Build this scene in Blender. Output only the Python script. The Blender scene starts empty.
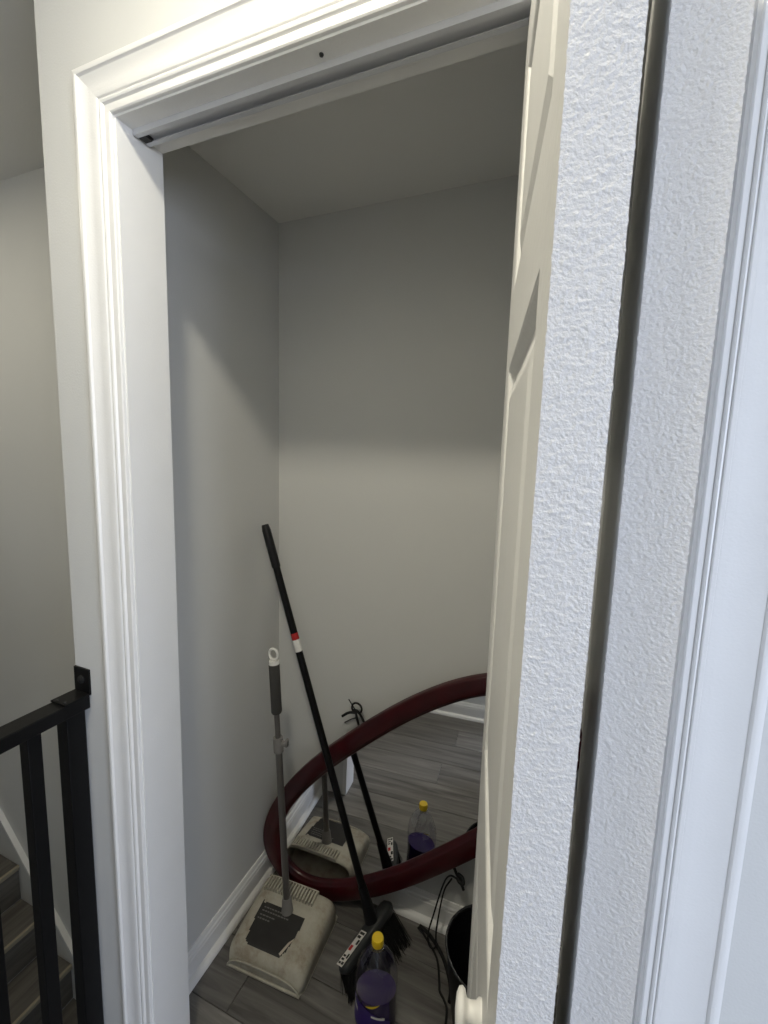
import bpy, bmesh, math, random
from mathutils import Vector, Matrix, noise
random.seed(7)
scene = bpy.context.scene
C = scene.collection
V = Vector
# ------------------------------------------------------------------ camera
F = V((-0.3660, 0.9221, -0.1254)).normalized()
cam_d = bpy.data.cameras.new('camera'); cam = bpy.data.objects.new('camera', cam_d); C.objects.link(cam)
yaw, pitch, roll = math.radians(21.666), math.radians(7.2035), math.radians(1.7263)
F = V((-math.sin(yaw)*math.cos(pitch), math.cos(yaw)*math.cos(pitch), -math.sin(pitch)))
R = V((math.cos(yaw), math.sin(yaw), 0)); U = R.cross(F)
R2 = R*math.cos(roll) + U*math.sin(roll); U2 = U*math.cos(roll) - R*math.sin(roll)
m = Matrix((R2, U2, -F)).transposed().to_4x4(); m.translation = V((0.7618, -0.5955, 1.540))
cam.matrix_world = m
cam_d.sensor_fit = 'VERTICAL'; cam_d.sensor_height = 36; cam_d.lens = 432.2/1024*36
cam_d.clip_start = 0.02
scene.camera = cam
# ------------------------------------------------------------------ world, light, exposure
w = bpy.data.worlds.new('world'); scene.world = w; w.use_nodes = True
bg = w.node_tree.nodes['Background']; bg.inputs[0].default_value = (.62, .78, 1, 1); bg.inputs[1].default_value = 0.6
vs = scene.view_settings
vs.view_transform = 'Standard'; vs.look = 'None'; vs.exposure = 0.0; vs.gamma = 1; vs.use_curve_mapping = False
LAMP_STRENGTH = 285.0
STAIR_FILL_STRENGTH = 150.0  # emission of the added fill lamp over the stairs
al = bpy.data.lights.new('window_daylight', 'AREA'); al.shape = 'RECTANGLE'; al.size = 1.7; al.size_y = 1.5
al.energy = 115; al.color = (.72, .805, 1.0)
alo = bpy.data.objects.new('window_daylight', al); C.objects.link(alo)
alo.location = (3.97, -2.55, 1.35); alo.rotation_euler = (0, math.radians(90), 0)   # shines towards -x through the window

# ------------------------------------------------------------------ dimensions (metres)
XL, D, ZC = -0.135, 0.664, 2.280        # closet left wall, back wall, ceiling
W, JD, ZH = 0.9134, 0.0953, 2.115       # opening width, jamb depth, opening height
XR = 1.06                               # closet right wall
XE = -0.2022                            # end of the closet front wall
HC, HB = 2.574, -0.79                   # hall ceiling, hall back wall
YS = 0.55                               # stairwell wall
T, LEAF = 0.0318, 0.425

# ------------------------------------------------------------------ materials
MATS = {}
def mat(name, col, rough=.5, metal=0, bump=None, var=0, spec=None, coat=0, trans=0, ior=1.45, varscale=6):
    if name in MATS: return MATS[name]
    M = bpy.data.materials.new(name); M.use_nodes = True; nt = M.node_tree; b = nt.nodes['Principled BSDF']
    b.inputs['Base Color'].default_value = (*col, 1); b.inputs['Roughness'].default_value = rough
    b.inputs['Metallic'].default_value = metal
    if spec is not None: b.inputs['Specular IOR Level'].default_value = spec
    b.inputs['Coat Weight'].default_value = coat; b.inputs['Transmission Weight'].default_value = trans; b.inputs['IOR'].default_value = ior
    tc = nt.nodes.new('ShaderNodeTexCoord')
    if var:
        n = nt.nodes.new('ShaderNodeTexNoise'); n.inputs['Scale'].default_value = varscale; n.inputs['Detail'].default_value = 5
        nt.links.new(tc.outputs['Object'], n.inputs['Vector'])
        r = nt.nodes.new('ShaderNodeValToRGB'); r.color_ramp.elements[0].position = .3; r.color_ramp.elements[1].position = .7
        r.color_ramp.elements[0].color = (*[c*(1-var) for c in col], 1); r.color_ramp.elements[1].color = (*[min(1, c*(1+var*.5)) for c in col], 1)
        nt.links.new(n.outputs['Fac'], r.inputs['Fac']); nt.links.new(r.outputs['Color'], b.inputs['Base Color'])
    if bump:
        s, d = bump
        n = nt.nodes.new('ShaderNodeTexNoise'); n.inputs['Scale'].default_value = s; n.inputs['Detail'].default_value = 3
        nt.links.new(tc.outputs['Object'], n.inputs['Vector'])
        bp = nt.nodes.new('ShaderNodeBump'); bp.inputs['Distance'].default_value = d; bp.inputs['Strength'].default_value = 1
        nt.links.new(n.outputs['Fac'], bp.inputs['Height']); nt.links.new(bp.outputs['Normal'], b.inputs['Normal'])
    MATS[name] = M; return M
def ramp(nt, fac, stops):
    r = nt.nodes.new('ShaderNodeValToRGB'); e = r.color_ramp.elements
    while len(e) < len(stops): e.new(.5)
    for k, (p, c) in enumerate(stops): e[k].position = p; e[k].color = (*c, 1)
    nt.links.new(fac, r.inputs['Fac']); return r.outputs['Color']

WALL = mat('wall_paint', (.64, .64, .62), .62, bump=(260, .0004), var=.02, varscale=2)
CEIL = mat('ceiling_paint', (.80, .79, .75), .8, bump=(200, .0004))
TRIM = mat('trim_paint', (.78, .775, .76), .34, bump=(300, .00025), var=.02, varscale=9)
DOORP = mat('door_paint', (.78, .775, .755), .38, bump=(120, .0004), var=.02, varscale=20)
STIP = mat('stippled_door_paint', (.64, .63, .62), .42, bump=(520, .0009))
TRACK = mat('track_metal', (.62, .63, .66), .4, .3)
DARKMETAL = mat('dark_metal', (.05, .05, .05), .5, .8)
BLACK = mat('black_satin_metal', (.005, .005, .0054), .42, bump=(60, .0003), spec=.22)
BLACKP = mat('black_plastic', (.008, .008, .009), .38, spec=.3)
CORD = mat('black_cord', (.006, .006, .006), .6)
HANDLEB = mat('black_handle_coating', (.004, .004, .004), .35, spec=.25)
CHERRY = mat('cherry_wood', (.046, .003, .005), .28, coat=.15, var=.35, varscale=14)
MIRROR = mat('mirror_silver', (.93, .935, .935), .015, 1.0)
STEEL = mat('grey_tube', (.16, .15, .14), .33, .5)
GRIP = mat('grey_foam_grip', (.055, .053, .05), .8, bump=(300, .001))
WPLAST = mat('white_plastic', (.78, .77, .74), .4)
GPLAST = mat('grey_plastic', (.22, .21, .20), .5)
YELLOW = mat('yellow_plastic', (.80, .56, .02), .4)
BRIST = mat('bristle', (.008, .008, .008), .7)
CLEAR = bpy.data.materials.new('clear_plastic'); CLEAR.use_nodes = True; _n = CLEAR.node_tree
_t = _n.nodes.new('ShaderNodeBsdfTransparent'); _t.inputs[0].default_value = (.93, .94, .95, 1); _g = _n.nodes.new('ShaderNodeBsdfGlossy'); _g.inputs['Roughness'].default_value = .08
_w = _n.nodes.new('ShaderNodeLayerWeight'); _p = _n.nodes.new('ShaderNodeMath'); _p.operation = 'POWER'; _p.inputs[1].default_value = 3.5; _n.links.new(_w.outputs['Facing'], _p.inputs[0]); _l = _n.nodes.new('ShaderNodeMath'); _l.operation = 'MULTIPLY_ADD'; _l.inputs[1].default_value = .45; _l.inputs[2].default_value = .09; _n.links.new(_p.outputs[0], _l.inputs[0]); _m = _n.nodes.new('ShaderNodeMixShader')
_n.links.new(_l.outputs[0], _m.inputs[0]); _n.links.new(_t.outputs[0], _m.inputs[1]); _n.links.new(_g.outputs[0], _m.inputs[2]); _n.links.new(_m.outputs[0], _n.nodes['Material Output'].inputs['Surface'])
PURPLE = mat('purple_liquid', (.022, .007, .085), .1)
RED = mat('red_print', (.45, .02, .02), .5)
CREAMNOSE = mat('stair_nosing', (.34, .30, .22), .5)

def plank_mat(name, dark, light, axis=0):
    M = bpy.data.materials.new(name); M.use_nodes = True; nt = M.node_tree; b = nt.nodes['Principled BSDF']
    tc = nt.nodes.new('ShaderNodeTexCoord'); oi = nt.nodes.new('ShaderNodeObjectInfo')
    mp = nt.nodes.new('ShaderNodeMapping'); s = [34, 34, 34]; s[axis] = 2.2; mp.inputs['Scale'].default_value = s
    nt.links.new(tc.outputs['Object'], mp.inputs['Vector'])
    ad = nt.nodes.new('ShaderNodeVectorMath'); ad.operation = 'ADD'
    sc = nt.nodes.new('ShaderNodeVectorMath'); sc.operation = 'SCALE'; sc.inputs['Scale'].default_value = 50
    cb = nt.nodes.new('ShaderNodeCombineXYZ')
    for k in range(3): nt.links.new(oi.outputs['Random'], cb.inputs[k])
    nt.links.new(cb.outputs[0], sc.inputs[0]); nt.links.new(mp.outputs[0], ad.inputs[0]); nt.links.new(sc.outputs[0], ad.inputs[1])
    n = nt.nodes.new('ShaderNodeTexNoise'); n.inputs['Scale'].default_value = 1; n.inputs['Detail'].default_value = 7; n.inputs['Roughness'].default_value = .62; n.inputs['Distortion'].default_value = .8
    nt.links.new(ad.outputs[0], n.inputs['Vector'])
    col = ramp(nt, n.outputs['Fac'], [(.28, dark), (.5, tuple((a+c)/2 for a, c in zip(dark, light))), (.72, light)])
    hs = nt.nodes.new('ShaderNodeHueSaturation'); mr = nt.nodes.new('ShaderNodeMapRange'); mr.inputs['To Min'].default_value = .72; mr.inputs['To Max'].default_value = 1.22
    nt.links.new(oi.outputs['Random'], mr.inputs['Value']); nt.links.new(mr.outputs[0], hs.inputs['Value']); nt.links.new(col, hs.inputs['Color'])
    nt.links.new(hs.outputs[0], b.inputs['Base Color']); b.inputs['Roughness'].default_value = .42
    bp = nt.nodes.new('ShaderNodeBump'); bp.inputs['Distance'].default_value = .0006; nt.links.new(n.outputs['Fac'], bp.inputs['Height']); nt.links.new(bp.outputs[0], b.inputs['Normal'])
    return M
PLANK = plank_mat('grey_plank', (.072, .067, .061), (.245, .232, .214))
TREADM = plank_mat('stair_plank', (.07, .064, .058), (.17, .16, .145), 1)
GAPM = mat('floor_underlay', (.02, .02, .019), .9)

# ------------------------------------------------------------------ helpers
def link(name, bm, material, parent=None, smooth=None, loc=None):
    me = bpy.data.meshes.new(name)
    bmesh.ops.recalc_face_normals(bm, faces=bm.faces)
    bm.to_mesh(me); bm.free()
    for mm in (material if isinstance(material, (list, tuple)) else [material]): me.materials.append(mm)
    if smooth is not None:
        for p in me.polygons: p.use_smooth = True
        if smooth < 3.1: me.set_sharp_from_angle(angle=smooth)
    o = bpy.data.objects.new(name, me); C.objects.link(o)
    if parent: o.parent = parent
    if loc: o.location = loc
    return o
def tag(o, label=None, cat=None, group=None, kind=None):
    if label: o['label'] = label
    if cat: o['category'] = cat
    if group: o['group'] = group
    if kind: o['kind'] = kind
    return o
def thing(name, label, cat, loc=(0, 0, 0), rz=0):
    o = bpy.data.objects.new(name, None); C.objects.link(o); o.location = loc; o.rotation_euler = (0, 0, rz)
    o.empty_display_size = .05
    return tag(o, label, cat)
def box(bm, x0, x1, y0, y1, z0, z1, bev=0, M=None, mi=0):
    vs_ = [bm.verts.new((x, y, z)) for x in (x0, x1) for y in (y0, y1) for z in (z0, z1)]
    fs = [bm.faces.new([vs_[i] for i in f]) for f in ((0, 1, 3, 2), (4, 6, 7, 5), (0, 4, 5, 1), (2, 3, 7, 6), (0, 2, 6, 4), (1, 5, 7, 3))]
    for f in fs: f.material_index = mi
    if bev:
        es = list({e for f in fs for e in f.edges})
        r = bmesh.ops.bevel(bm, geom=es, offset=bev, segments=2, affect='EDGES', profile=.5)
        vs_ = list({v for f in r['faces'] for v in f.verts} | {v for v in vs_ if v.is_valid})
    if M is not None: bmesh.ops.transform(bm, matrix=M, verts=vs_)
    return vs_
def boxes(name, lst, material, parent=None, bev=0):
    bm = bmesh.new()
    for b in lst: box(bm, *b, bev=bev)
    return link(name, bm, material, parent)
def struct(o): o['kind'] = 'structure'; return o
def catmull(pts, k=8):
    pts = [V(p) for p in pts]; q = [pts[0]*2-pts[1]] + pts + [pts[-1]*2-pts[-2]]; out = []
    for i in range(1, len(q)-2):
        a, b, c, d = q[i-1], q[i], q[i+1], q[i+2]
        for j in range(k):
            t = j/k
            out.append(.5*((2*b)+(c-a)*t+(2*a-5*b+4*c-d)*t*t+(-a+3*b-3*c+d)*t**3))
    return out + [pts[-1]]
def tube(bm, pts, r, seg=10, closed=False):
    pts = [V(p) for p in pts]; n = len(pts); rings = []
    rad = r if isinstance(r, (list, tuple)) else [r]*n
    prev = None
    for i, p in enumerate(pts):
        a = pts[(i-1) % n] if (closed or i > 0) else p; b = pts[(i+1) % n] if (closed or i < n-1) else p
        t = (b-a).normalized()
        if prev is None:
            u = t.orthogonal().normalized()
        else:
            u = (prev-t*prev.dot(t)); u = u.normalized() if u.length > 1e-6 else t.orthogonal().normalized()
        prev = u; v = t.cross(u)
        rings.append([bm.verts.new(p+(u*math.cos(q)+v*math.sin(q))*rad[i]) for q in [2*math.pi*j/seg for j in range(seg)]])
    for i in range(n if closed else n-1):
        A, B = rings[i], rings[(i+1) % n]
        for j in range(seg): bm.faces.new((A[j], A[(j+1) % seg], B[(j+1) % seg], B[j]))
    if not closed: bm.faces.new(rings[0][::-1]); bm.faces.new(rings[-1])
def lathe(bm, prof, seg=24, M=None, sx=1, sy=1):
    rings = []; allv = []
    for r, z in prof:
        ring = [bm.verts.new((r*sx*math.cos(2*math.pi*j/seg), r*sy*math.sin(2*math.pi*j/seg), z)) for j in range(seg)]
        rings.append(ring); allv += ring
    for A, B in zip(rings, rings[1:]):
        for j in range(seg): bm.faces.new((A[j], A[(j+1) % seg], B[(j+1) % seg], B[j]))
    if prof[0][0] > 1e-6: bm.faces.new(rings[0][::-1])
    if prof[-1][0] > 1e-6: bm.faces.new(rings[-1])
    if M is not None: bmesh.ops.transform(bm, matrix=M, verts=allv)
def sweep(bm, prof, A, B, out, up, endA=0, endB=0):
    """prof (u, d): u along 'up', d along 'out'; ends mitred by endA/endB * u along the run"""
    A, B, out, up = V(A), V(B), V(out), V(up); t = (B-A).normalized()
    ra = [bm.verts.new(A+up*u+out*d-t*(endA*u)) for u, d in prof]; rb = [bm.verts.new(B+up*u+out*d+t*(endB*u)) for u, d in prof]
    n = len(prof)
    for j in range(n): bm.faces.new((ra[j], ra[(j+1) % n], rb[(j+1) % n], rb[j]))
    bm.faces.new(ra[::-1]); bm.faces.new(rb)

# ------------------------------------------------------------------ structure: hall, closet, stairwell
# front wall of the closet with the opening
struct(boxes('wall_front', [(XE, -.018, 0, .0953, -.02, HC), (-.018, W+.018, 0, .0953, ZH+.018, HC), (W+.018, 4.0, 0, .0953, -.02, HC)], WALL))
struct(boxes('wall_left', [(XE, XL, .0953, D+.1, -2.4, HC)], WALL))
struct(boxes('wall_back', [(XL, XR+.1, D, D+.1, -.02, HC)], WALL))
struct(boxes('wall_right', [(XR, XR+.1, .0953, D, -.02, HC)], WALL))
struct(boxes('ceiling', [(-.1345, XR, .0953, D, ZC, ZC+.08)], CEIL))
struct(boxes('ceiling_hall', [(-3.0, 4.1, -3.6, YS, HC, HC+.08)], CEIL))
struct(boxes('wall_hall', [(-3.0, .82, HB-.1, HB, -2.4, HC), (.72, .82, -3.6, HB-.1, -.02, HC), (.82, 4.0, -3.6, -3.5, -.02, HC)], WALL))
struct(boxes('wall_stairwell', [(-3.0, XE, YS, YS+.1, -2.5, HC), (-3.1, -3.0, HB-.1, YS+.1, -2.5, HC)], WALL))
# wall with the daylight window at the far end
struct(boxes('wall_window', [(4.0, 4.1, -3.6, -3.4, -.02, HC), (4.0, 4.1, -1.7, .1, -.02, HC), (4.0, 4.1, -3.4, -1.7, -.02, .6), (4.0, 4.1, -3.4, -1.7, 2.1, HC)], WALL))
win = boxes('window_1', [(4.0, 4.06, -3.4, -1.7, .6, .65), (4.0, 4.06, -3.4, -1.7, 2.05, 2.1), (4.0, 4.06, -3.4, -3.35, .65, 2.05), (4.0, 4.06, -1.75, -1.7, .65, 2.05), (4.01, 4.05, -2.57, -2.53, .65, 2.05)], TRIM); struct(win)
# floor: slab and separate planks
fl = struct(boxes('floor', [(XE, 4.0, HB-.05, D, -.16, -.004), (.82, 4.0, -3.5, HB-.05, -.16, -.004), (-3.0, -2.17, HB, YS, -.16, -.004)], GAPM))
def plank(x0, x1, y0, y1):
    bm = bmesh.new(); g = .0008
    x0, x1, y0, y1 = x0+g, x1-g, y0+g, y1-g
    bv = .0014
    a = [bm.verts.new(p) for p in ((x0, y0, -.004), (x1, y0, -.004), (x1, y1, -.004), (x0, y1, -.004))]
    b = [bm.verts.new(p) for p in ((x0, y0, -bv), (x1, y0, -bv), (x1, y1, -bv), (x0, y1, -bv))]
    c = [bm.verts.new(p) for p in ((x0+bv, y0+bv, 0), (x1-bv, y0+bv, 0), (x1-bv, y1-bv, 0), (x0+bv, y1-bv, 0))]
    bm.faces.new(c)
    for P, Q in ((a, b), (b, c)):
        for i in range(4): bm.faces.new((P[i], P[(i+1) % 4], Q[(i+1) % 4], Q[i]))
    return link('plank', bm, PLANK, fl)
PW, PL = .165, 1.22
k0 = -3; row = 0
joint = {1: .388, -1: .435, 4: .02, 5: .62, 2: .95, 3: -.1+.45, 0: 1.02, -2: .1, 6: .30}
for k in range(-19, 7):
    y0, y1 = -.295+PW*(k-1), -.295+PW*k
    y0c, y1c = max(y0, HB if y1 > HB+.03 else -3.5), min(y1, D)
    xmin = XE if y1 > HB+.03 else .82
    if y1c-y0c < .005: continue
    j = joint.get(k, random.random()); xs = [j-PL*2, j-PL, j, j+PL, j+2*PL, j+3*PL, j+4*PL]
    for a, b in zip(xs, xs[1:]):
        x0, x1 = max(a, xmin), min(b, 4.0 if y1c <= .0 else (XR if y0c >= 0 else XR))
        if x1-x0 > .01: plank(x0, x1, y0c, y1c)
# baseboards with shoe moulding
BASEP = [(0, 0), (0, .0125), (.066, .0125), (.070, .0105), (.074, .0115), (.079, .0105), (.083, .0075), (.089, .0065), (.096, .004), (.0965, 0)]
SHOE = [(0, 0), (0, .018)] + [(.018*math.sin(a), .018*math.cos(a)) for a in [math.pi/2*i/6 for i in range(1, 7)]]
def baseboard(name, A, B, out):
    bm = bmesh.new(); sweep(bm, BASEP, A, B, out, (0, 0, 1)); o = struct(link(name, bm, TRIM))
    bm = bmesh.new(); o2 = V(out)*.0125; sweep(bm, SHOE, V(A)+o2, V(B)+o2, out, (0, 0, 1)); link('shoe_moulding', bm, TRIM, o, .6)
baseboard('baseboard_left', (XL, .0953, 0), (XL, D, 0), (1, 0, 0))
baseboard('baseboard_back', (XL, D, 0), (XR, D, 0), (0, -1, 0))
baseboard('baseboard_right', (XR, .0953, 0), (XR, D, 0), (-1, 0, 0))
baseboard('baseboard_hall', (-.14, HB, 0), (.82, HB, 0), (0, 1, 0))
# jamb lining and casing
struct(boxes('trim_1', [(-.018, 0, -.002, JD, 0, ZH+.018)], TRIM))
head = struct(boxes('trim_2', [(0, W, -.002, JD, ZH, ZH+.018)], TRIM))
struct(boxes('trim_3', [(W, W+.018, -.002, JD, 0, ZH+.018)], TRIM))
boxes('track', [(.004, W-.004, .0285, .031, ZH-.0100, ZH), (.004, W-.004, .0595, .062, ZH-.0100, ZH), (.004, W-.004, .0311, .0594, ZH-.003, ZH-.0005),
                (.004, W-.004, .031, .0375, ZH-.0100, ZH-.0085), (.004, W-.004, .053, .0595, ZH-.0100, ZH-.0085)], TRACK, head)
boxes('end_stop', [(.006, .022, .036, .056, ZH-.0098, ZH-.003)], DARKMETAL, head)
for x in (.40, .75):
    bm = bmesh.new(); lathe(bm, [(.0035, 0), (.003, -.002), (0, -.0025)], 10, Matrix.Translation((x, .0165, ZH))); link('screw', bm, DARKMETAL, head, .6)
CASP = [(0, 0), (0, .0075), (.002, .0092), (.009, .0098), (.0125, .0098), (.0135, .0082), (.0145, .0096), (.0165, .0122), (.0195, .0134), (.0225, .0128), (.0245, .0105), (.0255, .0105), (.0265, .0128), (.0285, .0138), (.036, .0142), (.0375, .0118), (.039, .0124), (.044, .0122), (.05, .0126), (.056, .0138), (.061, .0156), (.0645, .0172), (.0655, .0158), (.0667, .0172), (.0685, .0198), (.071, .0206), (.0755, .0204), (.0780, .0190), (.0788, .0165), (.0788, 0)]
r = .004
bm = bmesh.new(); sweep(bm, CASP, (-r, 0, 0), (-r, 0, ZH+r), (0, -1, 0), (-1, 0, 0), 0, 1); struct(link('trim_4', bm, TRIM, None, .5))
bm = bmesh.new(); sweep(bm, CASP, (-r, 0, ZH+r), (W+r, 0, ZH+r), (0, -1, 0), (0, 0, 1), 1, 1); struct(link('trim_5', bm, TRIM, None, .5))
# the casing beside the folded door: a wider plain band
CASR = [(u*.53 if u <= .0375 else (.0199+(u-.0375)*(.0456/.027) if u <= .0645 else u), d) for u, d in CASP]
bm = bmesh.new(); sweep(bm, CASR, (W+r, 0, 0), (W+r, 0, ZH+r), (0, -1, 0), (1, 0, 0), 0, 1); struct(link('trim_6', bm, TRIM, None, .5))

# ------------------------------------------------------------------ bifold door: two leaves, moulded panels, stippled hinge edges
door = bpy.data.objects.new('door_1', None); C.objects.link(door)
tag(door, 'white panelled bifold door folded open with stippled edges and a round knob', 'door', None, 'structure')
PANELS = [(.23, .98), (1.13, 1.655), (1.748, 2.00)]
def leaf(P0, along, thick, seed):
    P0, along, thick = V(P0), V(along), V(thick); up = V((0, 0, 1)); z0, z1 = .015, 2.088
    bm = bmesh.new()
    cache = {}
    def pt(s, t, z):
        k = (round(s, 5), round(t, 5), round(z, 5))
        if k not in cache: cache[k] = bm.verts.new(P0+along*s+thick*t+up*z)
        return cache[k]
    def quad(a, b, c, d, mi=0):
        f = bm.faces.new((a, b, c, d)); f.material_index = mi; return f
    sa, sb = .068, LEAF-.055
    zs = [z0]+[z for p in PANELS for z in p]+[z1]; ss = [0, sa, sb, LEAF]
    for i in range(3):
        for j in range(len(zs)-1):
            if i == 1 and j % 2 == 1:
                offs = [(0, 0), (.003, .0012), (.011, .0085), (.015, .0085), (.018, .0075), (.043, .0012), (.046, .0010)]
                for (o1, d1), (o2, d2) in zip(offs, offs[1:]):
                    A = [pt(sa+o1, d1, zs[j]+o1), pt(sb-o1, d1, zs[j]+o1), pt(sb-o1, d1, zs[j+1]-o1), pt(sa+o1, d1, zs[j+1]-o1)]
                    B = [pt(sa+o2, d2, zs[j]+o2), pt(sb-o2, d2, zs[j]+o2), pt(sb-o2, d2, zs[j+1]-o2), pt(sa+o2, d2, zs[j+1]-o2)]
                    for k in range(4): quad(A[k], A[(k+1) % 4], B[(k+1) % 4], B[k])
                bm.faces.new(B)
            else:
                quad(pt(ss[i], 0, zs[j]), pt(ss[i+1], 0, zs[j]), pt(ss[i+1], 0, zs[j+1]), pt(ss[i], 0, zs[j+1]))
    # back, far edge, top, bottom
    quad(pt(0, T, z0), pt(LEAF, T, z0), pt(LEAF, T, z1), pt(0, T, z1))
    quad(pt(0, 0, z0), pt(0, T, z0), pt(0, T, z1), pt(0, 0, z1))
    quad(pt(0, 0, z0), pt(LEAF, 0, z0), pt(LEAF, T, z0), pt(0, T, z0)); quad(pt(0, 0, z1), pt(LEAF, 0, z1), pt(LEAF, T, z1), pt(0, T, z1))
    # stippled edge: a fine grid of thick rolled paint, real relief
    nt_, nz = 22, 1380
    zlo = .9; rows = []
    for b in range(nz+1):
        z = zlo+(z1-zlo)*b/nz; row = []
        for a in range(nt_+1):
            t = T*a/nt_
            p = V((t*1000, z*1000, seed))
            h = noise.noise(p/2.6)*.45+noise.noise(p/1.3+V((7, 1, 3)))*.30
            h = max(h, -.12)
            e = min(a, nt_-a)/3.0
            if e < 1: h = h*e*.7+(.22 if e < .4 else 0)*max(0, noise.noise(p/3.0+V((3, 9, 1))))*1.6
            row.append(bm.verts.new(P0+along*(LEAF+.00095*h+.0001)+thick*(t+(0 if 0 < a < nt_ else (-1 if a == 0 else 1)*max(0, noise.noise(p/2.4))*.0006))+up*z))
        rows.append(row)
    for b in range(nz):
        for a in range(nt_):
            f = bm.faces.new((rows[b][a], rows[b][a+1], rows[b+1][a+1], rows[b+1][a])); f.material_index = 1; f.smooth = True
    quad(pt(LEAF, 0, z0), pt(LEAF, T, z0), pt(LEAF, T, z1), pt(LEAF, 0, z1), 1)
    me = bpy.data.meshes.new('door_leaf'); bmesh.ops.recalc_face_normals(bm, faces=bm.faces); bm.to_mesh(me); bm.free()
    me.materials.append(DOORP); me.materials.append(STIP)
    o = bpy.data.objects.new('door_leaf', me); C.objects.link(o); o.parent = door
    return o
a_ = math.radians(9.2774); b_ = math.radians(4.2)
L1P = V((.6831, .06-T/2*math.sin(a_), 0)); L1A = V((math.sin(a_), -math.cos(a_), 0)); L1T = V((math.cos(a_), math.sin(a_), 0))
leaf1 = leaf(L1P, L1A, L1T, 11.3)
P2 = V((.8265, -.337, 0)); A2 = V((-math.sin(b_), -math.cos(b_), 0)); T2 = V((-math.cos(b_), math.sin(b_), 0))
leaf2 = leaf(P2-A2*LEAF, A2, T2, 57.9)
# knob on the left leaf
kp = L1P+L1A*.322+V((0, 0, 1.056)); kn = -L1T
kM = Matrix.Translation(kp) @ kn.to_track_quat('Z', 'Y').to_matrix().to_4x4()
bm = bmesh.new(); lathe(bm, [(.0135, 0), (.0135, .003), (.0105, .006), (.0095, .012), (.0105, .0155), (.0165, .0175), (.0185, .0205), (.0175, .0240), (.012, .0265), (0, .0275)], 32, kM @ Matrix.Scale(.84, 4))
link('knob', bm, WPLAST, leaf1, 1.0)
for z in (.3, 1.05, 1.9):
    bm = bmesh.new(); c0 = (P2+T2*T+L1P+L1A*LEAF+L1T*T)/2 - A2*.035
    box(bm, c0.x-.010, c0.x+.010, c0.y-.001, c0.y+.001, z-.035, z+.035); link('hinge', bm, TRACK, leaf2)

# ------------------------------------------------------------------ ceiling lamp in the hall
lamp = thing('ceiling_lamp', 'small round flush ceiling lamp glowing warm above the hall', 'lamp', (.445, -.51, HC-.0005))
bm = bmesh.new(); lathe(bm, [(.075, 0), (.075, -.018), (.06, -.022), (0, -.022)], 32); link('lamp_base', bm, WPLAST, lamp, .6)
E_ = bpy.data.materials.new('lamp_glow'); E_.use_nodes = True; nt = E_.node_tree; b = nt.nodes['Principled BSDF']
b.inputs['Base Color'].default_value = (.9, .88, .8, 1); b.inputs['Emission Color'].default_value = (1, .935, .77, 1); b.inputs['Emission Strength'].default_value = LAMP_STRENGTH
bm = bmesh.new(); lathe(bm, [(.064, -.0223), (.064, -.0235), (.060, -.0250), (0, -.0255)], 32)
link('lamp_shade', bm, E_, lamp, 3.2)

E2 = E_.copy(); E2.name = 'stair_fill_glow'; E2.node_tree.nodes['Principled BSDF'].inputs['Emission Strength'].default_value = STAIR_FILL_STRENGTH
fill_lamp = thing('ceiling_lamp', 'unseen round fill lamp added above the stairwell', 'lamp', (-1.5, -.2, HC-.0005))  # unseen fill light, added to brighten the stairwell walls
for ch in list(lamp.children):
    o = ch.copy(); o.data = ch.data.copy(); C.objects.link(o); o.parent = fill_lamp
    if 'shade' in o.name: o.data.materials[0] = E2
# ------------------------------------------------------------------ stairs going down beside the closet
st = thing('staircase', 'grey plank staircase going down below the hall along the stairwell wall', 'stairs', (-2.1, 0, -.02))
RUN, RISE = .182, .192
X0, Z0 = -1.603-3*RUN, -.542+3*RISE
bmS = bmesh.new()
for k in range(0, 11):
    nx, nz = X0+RUN*k, Z0-RISE*k
    if k > 0:
        boxes_ = bmesh.new(); box(boxes_, nx-RUN-.002, nx, HB+.01, YS-.016, nz-.02, nz, .002); o = link('tread', boxes_, TREADM, st); o.location = V((2.1, 0, .02))
        nb = bmesh.new(); box(nb, nx-.003, nx+.010, HB+.01, YS-.016, nz-.022, nz+.002, .003); o = link('nosing', nb, CREAMNOSE, st); o.location = V((2.1, 0, .02))
    rb = bmesh.new(); box(rb, nx-.012, nx-.002, HB+.01, YS-.016, nz-RISE, nz-.02); o = link('riser', rb, TREADM, st); o.location = V((2.1, 0, .02))
bmS.free()
sl = V((RUN, 0, -RISE)).normalized()
def slab(name, off0, off1, y0, y1, material):
    bm = bmesh.new(); A = V((X0+.21, 0, Z0-.21*RISE/RUN)); B = A+sl*2.30; nrm = V((RISE, 0, RUN)).normalized(); vs_ = []
    for P in (A, B):
        for y in (y0, y1):
            for o_ in (off0, off1): vs_.append(bm.verts.new(P+nrm*o_+V((2.1, y, .02))))
    for f in ((0, 1, 3, 2), (4, 6, 7, 5), (0, 4, 5, 1), (2, 3, 7, 6), (0, 2, 6, 4), (1, 5, 7, 3)): bm.faces.new([vs_[i] for i in f])
    return link(name, bm, material, st)
slab('skirt_board', -.28, .062, YS-.014, YS-.001, WALL)
slab('skirt_cap', .060, .071, YS-.024, YS-.001, TRIM)

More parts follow.
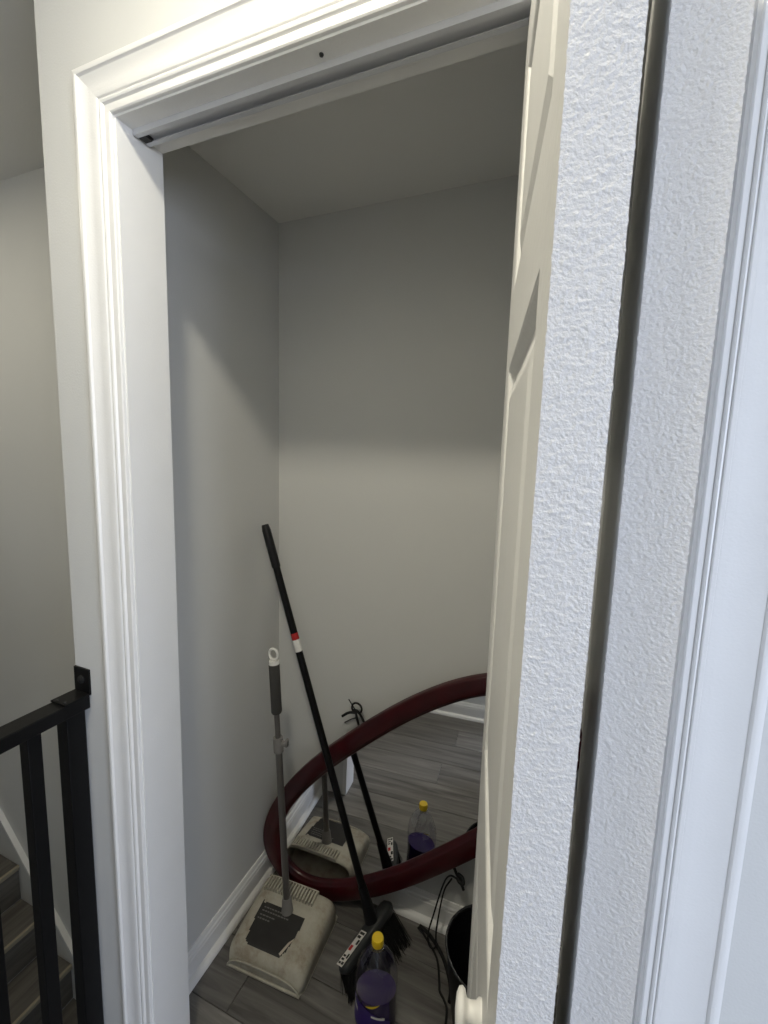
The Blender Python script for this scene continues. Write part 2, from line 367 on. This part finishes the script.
# ------------------------------------------------------------------ black metal railing on the stairwell edge
rl = thing('stair_railing', 'black metal guard railing bolted to the end of the closet wall', 'railing', (-.178, 0, 0))
RX = .0235; RZ = 1.003
bm = bmesh.new(); box(bm, -RX, RX, HB+.004, -.003, RZ-.030, RZ, .003); link('top_rail', bm, BLACK, rl)
bm = bmesh.new(); box(bm, -.02, .02, HB+.004, -.003, .06, .085, .002); link('bottom_rail', bm, BLACK, rl)
bm = bmesh.new(); box(bm, -.0225, .012, -.048, -.008, 0, RZ-.0305, .002); link('post', bm, BLACK, rl)
bm = bmesh.new(); box(bm, -.0235, .0235, HB+.01, HB+.06, 0, RZ-.0305, .002); link('post', bm, BLACK, rl)
bal = None
for k in range(7):
    y = -.108-.090*k
    if bal is None:
        bm = bmesh.new(); box(bm, -.017, .011, -.013, .013, .086, RZ-.0305, .002); bal = link('baluster', bm, BLACK, rl, None, (0, y, 0))
    else:
        o = bal.copy(); C.objects.link(o); o.location = (0, y, 0)
br = boxes('bracket', [(-.024, .024, -.0045, -.0005, RZ, RZ+.058), (-.024, .024, -.055, -.0045, RZ+.0003, RZ+.004)], BLACK, rl)
bm = bmesh.new(); lathe(bm, [(.009, 0), (.009, .003), (.005, .006), (0, .0065)], 16, Matrix.Translation((.001, -.0045, RZ+.033)) @ Matrix.Rotation(math.pi/2, 4, 'X')); link('screw', bm, DARKMETAL, br, .6)
for x in (-.012, .012):
    bm = bmesh.new(); lathe(bm, [(.0035, 0), (.003, .0018), (0, .002)], 10, Matrix.Translation((x, -.048, RZ+.004))); link('screw', bm, DARKMETAL, br, .6)

# ------------------------------------------------------------------ oval mirror leaning on its side
SH = -.020                                    # towards the camera, scale keeps the outline
S_ = (1.205+SH)/1.205
CAM = V((.7618, -.5955, 1.54))
uh = V((.99904, .04387, 0)); uv = V((-.00111, .02527, .99968)); nn = uv.cross(uh); nn = nn if nn.y < 0 else -nn
MC = V((.181, .605, .023))+uh*.176+uv*.435
MC = CAM+(MC-CAM)*S_
MA, MB_, MT, ME = .626*S_, .255*S_, .727, 2.428
MC = MC+uh*.013-uv*.0050
mir = thing('oval_mirror', 'large oval mirror with a dark cherry frame leaning in the closet', 'mirror', (MC.x, MC.y, 0))
def mp(rho, q, dn=0, inset=0):
    c, s = math.cos(q), math.sin(q)
    A, B = MA-inset, MB_-inset
    x = A*math.copysign(abs(c)**(2/ME), c); y = B*math.copysign(abs(s)**(2/ME), s)
    X = x*math.cos(MT)-y*math.sin(MT); Y = x*math.sin(MT)+y*math.cos(MT)
    return MC+uh*(X*rho)+uv*(Y*rho)+nn*dn-V((MC.x, MC.y, 0))
NS = 160
qs = [2*math.pi*i/NS for i in range(NS)]
FP = [(0, -.006), (0, .014), (.002, .0175), (.006, .019), (.030, .0205), (.050, .0190), (.054, .0165), (.056, .0125), (.060, .0115), (.065, .0035), (.065, -.006)]   # (inset, height)
bm = bmesh.new(); rings = [[bm.verts.new(mp(1, q, h, i)) for q in qs] for i, h in FP]
for k in range(len(rings)):
    A, B = rings[k], rings[(k+1) % len(rings)]
    for j in range(NS): bm.faces.new((A[j], A[(j+1) % NS], B[(j+1) % NS], B[j]))
link('frame', bm, CHERRY, mir, .9)
bm = bmesh.new(); bm.faces.new([bm.verts.new(mp(1, q, 0, .058)) for q in qs]); g = link('glass', bm, MIRROR, mir); g['label'] = 'silvered mirror glass'
bm = bmesh.new(); A = [bm.verts.new(mp(1, q, -.0025, .02)) for q in qs]; B = [bm.verts.new(mp(1, q, -.008, .02)) for q in qs]
bm.faces.new(A); bm.faces.new(B)
for j in range(NS): bm.faces.new((A[j], A[(j+1) % NS], B[(j+1) % NS], B[j]))
link('backing', bm, GPLAST, mir)
# cord tied across the back, knotted at both sides of the frame
O_ = V((MC.x, MC.y, 0))
def cordobj(paths, r, name='cord', parent=mir, off=O_):
    bm = bmesh.new()
    for pth, rr in paths: tube(bm, [p-off for p in catmull(pth, 8)], rr or r, 8)
    return link(name, bm, CORD, parent, 1.0)
tp = V((.196, .640, .700))
loop = [tp+V((.018*math.cos(t), -.004, .018*math.sin(t)+.004)) for t in [math.radians(d) for d in range(-60, 271, 30)]]
cordobj([([tp+V((.062, .012, -.115)), tp+V((.035, 0, -.055)), tp+V((.006, -.003, -.010)), tp+V((-.012, -.004, -.004))], .0042),
         ([tp+V((.028, .012, -.125)), tp+V((.008, .0, -.06)), tp+V((-.002, -.004, -.016)), tp+V((.004, -.004, -.006))], .0042),
         (loop, .0034),
         ([tp+V((0, -.004, -.012)), tp+V((-.028, -.006, -.018)), tp+V((-.052, -.008, -.036))], .0045),
         ([tp+V((0, -.004, -.010)), tp+V((-.016, -.006, .012)), tp+V((-.030, -.006, .030))], .0018),
         ([tp+V((.0, -.004, -.030)), tp+V((-.02, -.006, -.040)), tp+V((-.042, -.008, -.056))], .0018)], .004)
kt = V((.560, .618, .255))
cordobj([([kt+V((-.045, .020, .075)), kt+V((-.022, .012, .03)), kt, kt+V((.020, -.004, -.030)), kt+V((.026, -.006, -.042))], [.0045]*24+[.0045]*9),
         ([kt+V((.004, -.004, -.008)), kt+V((.012, -.008, -.016)), kt+V((.024, -.006, -.020)), kt+V((.018, .002, -.010)), kt+V((.004, .002, -.004))], .006),
         ([kt+V((.008, -.004, -.014)), kt+V((-.020, -.006, -.012)), kt+V((-.038, -.010, -.05)), kt+V((-.060, -.020, -.15)), kt+V((-.072, -.035, -.215)), kt+V((-.062, -.045, -.243)), kt+V((-.044, -.045, -.235)), kt+V((-.046, -.035, -.18)), kt+V((-.034, -.012, -.07)), kt+V((-.012, -.006, -.018))], .0026)], .003)

# ------------------------------------------------------------------ upright lobby dustpan
dp = thing('lobby_dustpan', 'beige upright dustpan with a long grey handle and torn black sticker', 'dustpan', (.066, .302, 0), math.radians(3.5))
def pan_mat():
    M = bpy.data.materials.new('dirty_beige_plastic'); M.use_nodes = True; nt = M.node_tree; b = nt.nodes['Principled BSDF']
    tc = nt.nodes.new('ShaderNodeTexCoord'); n = nt.nodes.new('ShaderNodeTexNoise'); n.inputs['Scale'].default_value = 11; n.inputs['Detail'].default_value = 8; n.inputs['Roughness'].default_value = .7
    nt.links.new(tc.outputs['Object'], n.inputs['Vector'])
    c = ramp(nt, n.outputs['Fac'], [(.30, (.22, .17, .12)), (.46, (.38, .35, .28)), (.62, (.45, .43, .36)), (.8, (.40, .33, .23))])
    nt.links.new(c, b.inputs['Base Color']); b.inputs['Roughness'].default_value = .55; return M
PANM = pan_mat()
HWD = .132; MY = .215                        # half width, mouth position
def hood_z(u, v):
    s = min(1, v/.030); h = .026+.036*math.sin(s*math.pi/2)+.026*(max(0, v-.02)/(MY-.02))**1.0
    e = 8-2.6*(v/MY)
    return h*(max(0, 1-abs(u)**e))**(1/e)
bm = bmesh.new(); NU, NV = 28, 18; rows = []
for j in range(NV+1):
    v = MY*(j/NV)**1.5; row = []
    for i in range(NU+1):
        u = math.sin(math.pi/2*(-1+2*i/NU)); wv = HWD*(.975+.05*(v/MY)) - (.010*(1-min(1, v/.022))**2)
        row.append(bm.verts.new((u*wv, v+.012*(1-abs(u)**2)*(v/MY)*-.3, max(.003, hood_z(u, v)))))
    rows.append(row)
for j in range(NV):
    for i in range(NU): bm.faces.new((rows[j][i], rows[j][i+1], rows[j+1][i+1], rows[j+1][i]))
fr = [bm.verts.new((vv.co.x, vv.co.y-.004, .002)) for vv in rows[0]]
for i in range(NU): bm.faces.new((fr[i], fr[i+1], rows[0][i+1], rows[0][i]))
hood = link('hood', bm, PANM, dp, .9); sm = hood.modifiers.new('s', 'SOLIDIFY'); sm.thickness = .003; sm.offset = -1
bm = bmesh.new(); pl = []
for y, hw, z in ((-.004, HWD-.012, .001), (.02, HWD-.002, .001), (MY, HWD+.004, .001), (MY+.018, HWD+.002, .001), (MY+.029, HWD-.02, .001)):
    pl.append([bm.verts.new((-hw, y, z)), bm.verts.new((hw, y, z)), bm.verts.new((hw, y, z+.004)), bm.verts.new((-hw, y, z+.004))])
for A, B in zip(pl, pl[1:]):
    for k in range(4): bm.faces.new((A[k], A[(k+1) % 4], B[(k+1) % 4], B[k]))
bm.faces.new(pl[0]); bm.faces.new(pl[-1]); link('pan_floor', bm, PANM, dp)
# raised arch on the closed end and lip along the bottom
bm = bmesh.new()
arch = [(u*HWD*.90, -.0035-.0015, .006+.034*(max(0, 1-abs(u)**3.2))**.5) for u in [math.sin(math.pi/2*(-1+2*i/24)) for i in range(25)]]
tube(bm, arch, .0028, 8); tube(bm, [(-HWD*.93, -.004, .0055), (HWD*.93, -.004, .0055)], .0045, 8); link('rim', bm, PANM, dp, 1.2)
# comb on the mouth edge
bm = bmesh.new(); NT = 17
cz = lambda x: hood_z(x/(HWD*1.025), MY)
for i in range(NT):
    x = -.108+.176*i/(NT-1)
    box(bm, x-.0026, x+.0026, MY-.044, MY-.001, cz(x)-.004, cz(x)+.0085)
for i in range(20):
    x0, x1 = -.112+.186*i/20, -.112+.186*(i+1)/20
    box(bm, x0, x1, MY-.004, MY, cz((x0+x1)/2)-.001, cz((x0+x1)/2)+.010)
link('comb', bm, PANM, dp)
# sticker on the hood, torn outline with a curled corner
def sticker_mat(name, dark, ink, sx, sy, thr):
    M = bpy.data.materials.new(name); M.use_nodes = True; nt = M.node_tree; b = nt.nodes['Principled BSDF']
    tc = nt.nodes.new('ShaderNodeTexCoord'); n = nt.nodes.new('ShaderNodeTexNoise'); n.inputs['Scale'].default_value = 30; n.inputs['Detail'].default_value = 6
    nt.links.new(tc.outputs['Object'], n.inputs['Vector'])
    c = ramp(nt, n.outputs['Fac'], [(.35, tuple(x*.8 for x in dark)), (.65, dark), (.85, ink)])
    nt.links.new(c, b.inputs['Base Color']); b.inputs['Roughness'].default_value = .5; return M
STK = sticker_mat('worn_black_sticker', (.022, .020, .018), (.05, .047, .042), 1, 1, .5)
def onhood(x, y, d=.0012): return (x, y, hood_z(max(-.99, min(.99, x/HWD)), y)+d)
outl = [(-.094, .150), (-.086, .136), (-.070, .142), (.066, .135), (.060, .085), (.052, .045), (.040, .026), (-.070, .026), (-.083, .031), (-.090, .09)]
def inside(x, y):
    c = False
    for (x1, y1), (x2, y2) in zip(outl, outl[1:]+outl[:1]):
        if (y1 > y) != (y2 > y) and x < (x2-x1)*(y-y1)/(y2-y1)+x1: c = not c
    return c
bm = bmesh.new(); g = .004; cache = {}
def hv(i, j):
    if (i, j) not in cache: cache[i, j] = bm.verts.new(onhood(i*g, j*g))
    return cache[i, j]
for i in range(-26, 18):
    for j in range(4, 40):
        if inside((i+.5)*g, (j+.5)*g): bm.faces.new((hv(i, j), hv(i+1, j), hv(i+1, j+1), hv(i, j+1)))
so = link('sticker', bm, STK, dp, 3.2); so['label'] = 'torn black sticker with faint pale print'
INK = mat('faded_ink', (.16, .155, .145), .6)
bm = bmesh.new()
for ln, (y, x0, x1) in enumerate(((.124, -.078, .004), (.114, -.080, .010), (.102, -.080, -.028), (.092, -.082, -.038))):
    x = x0
    while x < x1:
        wd = random.uniform(.004, .011); P = [onhood(x, y, .0016), onhood(x+wd, y, .0016), onhood(x+wd, y+.0036, .0016), onhood(x, y+.0036, .0016)]
        bm.faces.new([bm.verts.new(p) for p in P]); x += wd+.0022
link('print', bm, INK, so)['kind'] = 'stuff'
bm = bmesh.new(); P = [onhood(.060, .080, .002), onhood(.040, .028, .002), onhood(.034, .030, .004), onhood(.048, .060, .007)]
bm.faces.new([bm.verts.new(p) for p in P]); link('curled_corner', bm, mat('paper_back', (.5, .45, .36), .7), so)
# handle
dpM = Matrix.Translation((.066, .302, 0)) @ Matrix.Rotation(math.radians(3.5), 4, 'Z'); dpI = dpM.inverted()
HB0 = V((.056, .440, .088)); HT = V((-.004, .453, .925)); hl = lambda t: dpI @ (HB0.lerp(HT, t))
bm = bmesh.new(); tube(bm, [hl(0), hl(.66)], .0108, 16); po = link('pole', bm, STEEL, dp, .8)
bm = bmesh.new(); tube(bm, [hl(.655), hl(.80)], .0085, 16); link('inner_pole', bm, STEEL, po, .8)
bm = bmesh.new(); tube(bm, [hl(.785), hl(.792), hl(.97), hl(.978)], [.0145, .0165, .0165, .0145], 18); link('grip', bm, GRIP, dp, .8)
bm = bmesh.new(); tube(bm, [hl(.972), hl(.985)], [.0165, .0155], 18)
rc = hl(1.008); tube(bm, [rc+V((.0145*math.cos(t), 0, .0175*math.sin(t))) for t in [2*math.pi*i/24 for i in range(24)]], .0042, 8, True); link('hanging_ring', bm, WPLAST, dp, .9)
bm = bmesh.new(); tube(bm, [hl(.635), hl(.69)], .0155, 16); c = hl(.672)
box(bm, c.x+.012, c.x+.034, c.y-.007, c.y+.007, c.z-.008, c.z+.006, .002); box(bm, c.x+.026, c.x+.034, c.y-.007, c.y+.007, c.z-.004, c.z+.016, .002); link('clamp', bm, GPLAST, dp, .8)
bm = bmesh.new(); tube(bm, [hl(-.012), hl(0.0), hl(.035), hl(.045)], [.019, .0175, .0150, .0130], 16); link('socket', bm, GPLAST, dp, .8)

# ------------------------------------------------------------------ broom
TIP = V((-.106, .548, 1.312)); SOC = V((.312, .506, .132))
bro = thing('push_broom', 'black angle broom with long handle leaning into the closet corner', 'broom', (.31, .49, 0)); BO = V((.31, .49, 0))
hd = (TIP-SOC).normalized(); hlen = (TIP-SOC).length; at = lambda t: SOC+hd*(hlen*t)-BO
bm = bmesh.new(); tube(bm, [at(.0), at(.9)], .0115, 18); ho = link('handle', bm, HANDLEB, bro, .8)
bm = bmesh.new(); tube(bm, [at(.885), at(.89), at(.985), at(1.0)], [.0125, .0140, .0140, .011], 18); link('grip', bm, BLACKP, bro, .8)
bm = bmesh.new(); tube(bm, [at(.695), at(.712)], .0119, 18); s_ = link('sticker', bm, RED, ho, .8); s_['label'] = 'red and white sticker on the handle'
bm = bmesh.new(); tube(bm, [at(.664), at(.695)], .0118, 18); link('white_band', bm, WPLAST, ho, .8)
bm = bmesh.new(); tube(bm, [at(-.03), at(-.012), at(.025), at(.06)], [.022, .0195, .016, .0135], 18); link('socket', bm, BLACKP, bro, .8)
ax = V((.30, .95, 0)); ax = (ax-hd*ax.dot(hd)).normalized(); sd = ax.cross(hd).normalized(); sd = sd if sd.x > 0 else -sd
BC = SOC-hd*.050+sd*.006
def bpnt(s, t, h): return BC+ax*s+sd*t+hd*h-BO
# block: rounded bar lofted along its length
NEAR, FAR = -.150, .085
bm = bmesh.new(); rings = []
for i in range(21):
    s = NEAR+(FAR-NEAR)*i/20; e = min((s-NEAR), (FAR-s)); k = min(1, math.sqrt(max(0, 1-(1-min(1, e/.03))**2))*.75+.25)
    ring = []
    for j in range(16):
        t = 2*math.pi*j/16; c, q = math.cos(t), math.sin(t)
        ring.append(bm.verts.new(bpnt(s, .024*k*math.copysign(abs(c)**.6, c), .018*k*math.copysign(abs(q)**.6, q)+.0)))
    rings.append(ring)
for A, B in zip(rings, rings[1:]):
    for j in range(16): bm.faces.new((A[j], A[(j+1) % 16], B[(j+1) % 16], B[j]))
bm.faces.new(rings[0]); bm.faces.new(rings[-1]); blk = link('block', bm, mat('charcoal_plastic', (.024, .026, .027), .45), bro, .9)
# label on the block top
def lab_mat():
    M = bpy.data.materials.new('block_label'); M.use_nodes = True; nt = M.node_tree; b = nt.nodes['Principled BSDF']; b.inputs['Base Color'].default_value = (.68, .66, .62, 1); b.inputs['Roughness'].default_value = .5; return M
bm = bmesh.new(); q = [bpnt(-.150, -.011, .0186), bpnt(-.150, .011, .0186), bpnt(-.040, .011, .0186), bpnt(-.040, -.011, .0186)]
bm.faces.new([bm.verts.new(p) for p in q]); lb = link('label', bm, lab_mat(), blk); lb['label'] = 'white label with dark print'
INKB = mat('black_ink', (.012, .012, .012), .6)
bm = bmesh.new()
for s0, s1, t0, t1 in [(-.145, -.139, -.009, -.001), (-.145, -.137, .001, .009), (-.134, -.128, -.008, .002), (-.124, -.118, -.009, .000), (-.126, -.112, .003, .009), (-.083, -.068, .002, .0095), (-.064, -.056, -.009, .004), (-.052, -.044, -.009, .009)]:
    bm.faces.new([bm.verts.new(bpnt(*p, .0190)) for p in ((s0, t0), (s0, t1), (s1, t1), (s1, t0))])
link('print', bm, INKB, lb)['kind'] = 'stuff'
bm = bmesh.new(); bm.faces.new([bm.verts.new(bpnt(*p, .0190)) for p in ((-.104, -.009), (-.104, .001), (-.088, .001), (-.088, -.009))]); link('print', bm, RED, lb)
# bristles: thin tapering strands, splayed
bm = bmesh.new()
for i in range(1500):
    s = random.uniform(NEAR+.008, FAR-.006); t = random.uniform(-.019, .019); p0 = bpnt(s, t, -.012)
    spread = V((random.gauss(0, .006), random.gauss(0, .006), 0)); dirv = -hd+sd*(t*9+.18)+ax*((s+.04)*.6)
    wz = p0.z-.002; ln = wz/max(.3, -dirv.z); ln = min(ln, .105)*random.uniform(.90, 1)
    p1 = p0+dirv*ln+spread; p1.z = max(.001, p1.z); p1.y = min(p1.y, .578-BO.y)
    if p0.y+BO.y < .45: p1.x = min(p1.x, random.uniform(.322, .338)-BO.x)
    u = V((1, 0, 0)) if i % 2 else V((0, 1, 0)); wd = .0011
    md = p0.lerp(p1, .55)
    a = [bm.verts.new(p0-u*wd), bm.verts.new(p0+u*wd), bm.verts.new(md+u*wd), bm.verts.new(md-u*wd), bm.verts.new(p1+u*wd*.6), bm.verts.new(p1-u*wd*.6)]
    bm.faces.new((a[0], a[1], a[2], a[3])); bm.faces.new((a[3], a[2], a[4], a[5]))
link('bristles', bm, BRIST, bro)['kind'] = 'stuff'

# ------------------------------------------------------------------ cleaner bottle
bo = thing('cleaner_bottle', 'clear plastic bottle of purple cleaner with a yellow cap', 'bottle', (.406, .349, 0), math.radians(21))
prof = [(.0, .001), (.044, .001), (.053, .004), (.056, .012), (.0565, .03), (.055, .06), (.0555, .10), (.0565, .125), (.056, .155), (.052, .178), (.044, .198), (.033, .215), (.022, .227), (.0155, .233), (.0142, .246)]
bm = bmesh.new(); lathe(bm, prof[1:], 32, None, 1.02, .78); link('body', bm, CLEAR, bo, .9)
liq = [(r*.955, z+.001) for r, z in prof[1:6]]+[(.0530, .104), (0, .1045)]
bm = bmesh.new(); lathe(bm, liq, 32, None, 1.02, .78); link('liquid', bm, PURPLE, bo, .9)
bm = bmesh.new(); lathe(bm, [(.0150, .240), (.0156, .242), (.0156, .258), (.0146, .261), (.0, .2615)], 26); 
for i in range(26):
    t = 2*math.pi*i/26; box(bm, .0154, .0162, -.0008, .0008, .243, .257, 0, Matrix.Rotation(t, 4, 'Z'))
link('cap', bm, YELLOW, bo, .6)
bm = bmesh.new(); lathe(bm, [(.0145, .2335), (.0185, .234), (.0185, .237), (.0145, .2375)], 24); link('collar', bm, CLEAR, bo, .6)
# label wrapped on the front
def wrap(a, z, d=.0007): 
    rr = .0525
    for (r1, z1), (r2, z2) in zip(prof[1:], prof[2:]):
        if z1 <= z <= z2: rr = r1+(r2-r1)*(z-z1)/(z2-z1)
    return V(((rr*1.02+d)*math.cos(a), (rr*.78+d)*math.sin(a), z))
LABM = mat('purple_label', (.036, .014, .16), .35)
FA = math.radians(-105)
def wrapface(name, top, bot, a0, a1, material, parent, d, n=20):
    bm = bmesh.new(); P = []
    for i in range(n+1):
        t = i/n; a = FA+a0+(a1-a0)*t; P.append([bm.verts.new(wrap(a, bot(t)+(top(t)-bot(t))*k/6, d)) for k in range(7)])
    for A, B in zip(P, P[1:]):
        for k in range(6): bm.faces.new((A[k], B[k], B[k+1], A[k+1]))
    return link(name, bm, material, parent, 3.2)
lb = wrapface('label', lambda t: .100-.055*t**2, lambda t: .02, -1.25, 1.0, LABM, bo, .0007); lb['label'] = 'purple wraparound label'
wrapface('yellow_crescent', lambda t: .098+.012*t, lambda t: .098+.012*t-.007*math.sin(math.pi*t), -.25, .45, YELLOW, lb, .0012)
wrapface('white_swirl', lambda t: .092-.02*t, lambda t: .082-.022*t, -1.15, -.75, WPLAST, lb, .0012)
wrapface('white_swirl', lambda t: .075-.01*t, lambda t: .069-.012*t, .05, .7, WPLAST, lb, .0012)

# ------------------------------------------------------------------ black bin behind the door leaf
bi = thing('waste_bin', 'round black plastic waste bin standing behind the open door', 'bin', (.690, .445, 0))
bm = bmesh.new(); lathe(bm, [(.0, .004), (.084, .004), (.112, .245), (.112, .251), (.1155, .253), (.1165, .247), (.088, .0005), (0, .0005)], 48); link('body', bm, BLACKP, bi, .6)
bm = bmesh.new(); tube(bm, [V((.116*math.cos(t), .116*math.sin(t), .2525)) for t in [2*math.pi*i/48 for i in range(48)]], .0034, 8, True); link('rim', bm, mat('rim_plastic', (.03, .03, .032), .18), bi, 1.2)
# loose cable on the floor
bm = bmesh.new(); fz = .004
tube(bm, catmull([(.445, .618, fz), (.475, .600, fz), (.525, .556, fz), (.548, .500, fz), (.555, .478, fz), (.572, .462, fz), (.585, .440, fz), (.592, .38, fz), (.60, .30, fz), (.62, .22, fz), (.67, .16, fz)], 8), .0035, 8)
tube(bm, catmull([(.450, .622, fz+.004), (.49, .605, fz+.006), (.54, .565, fz+.006), (.572, .520, fz+.004), (.585, .49, fz+.003), (.588, .46, fz+.006)], 8), .0058, 8)
tag(link('power_cord', bm, CORD, None, 1.0), 'thin black cord lying loose on the floor beside the bin', 'cord')
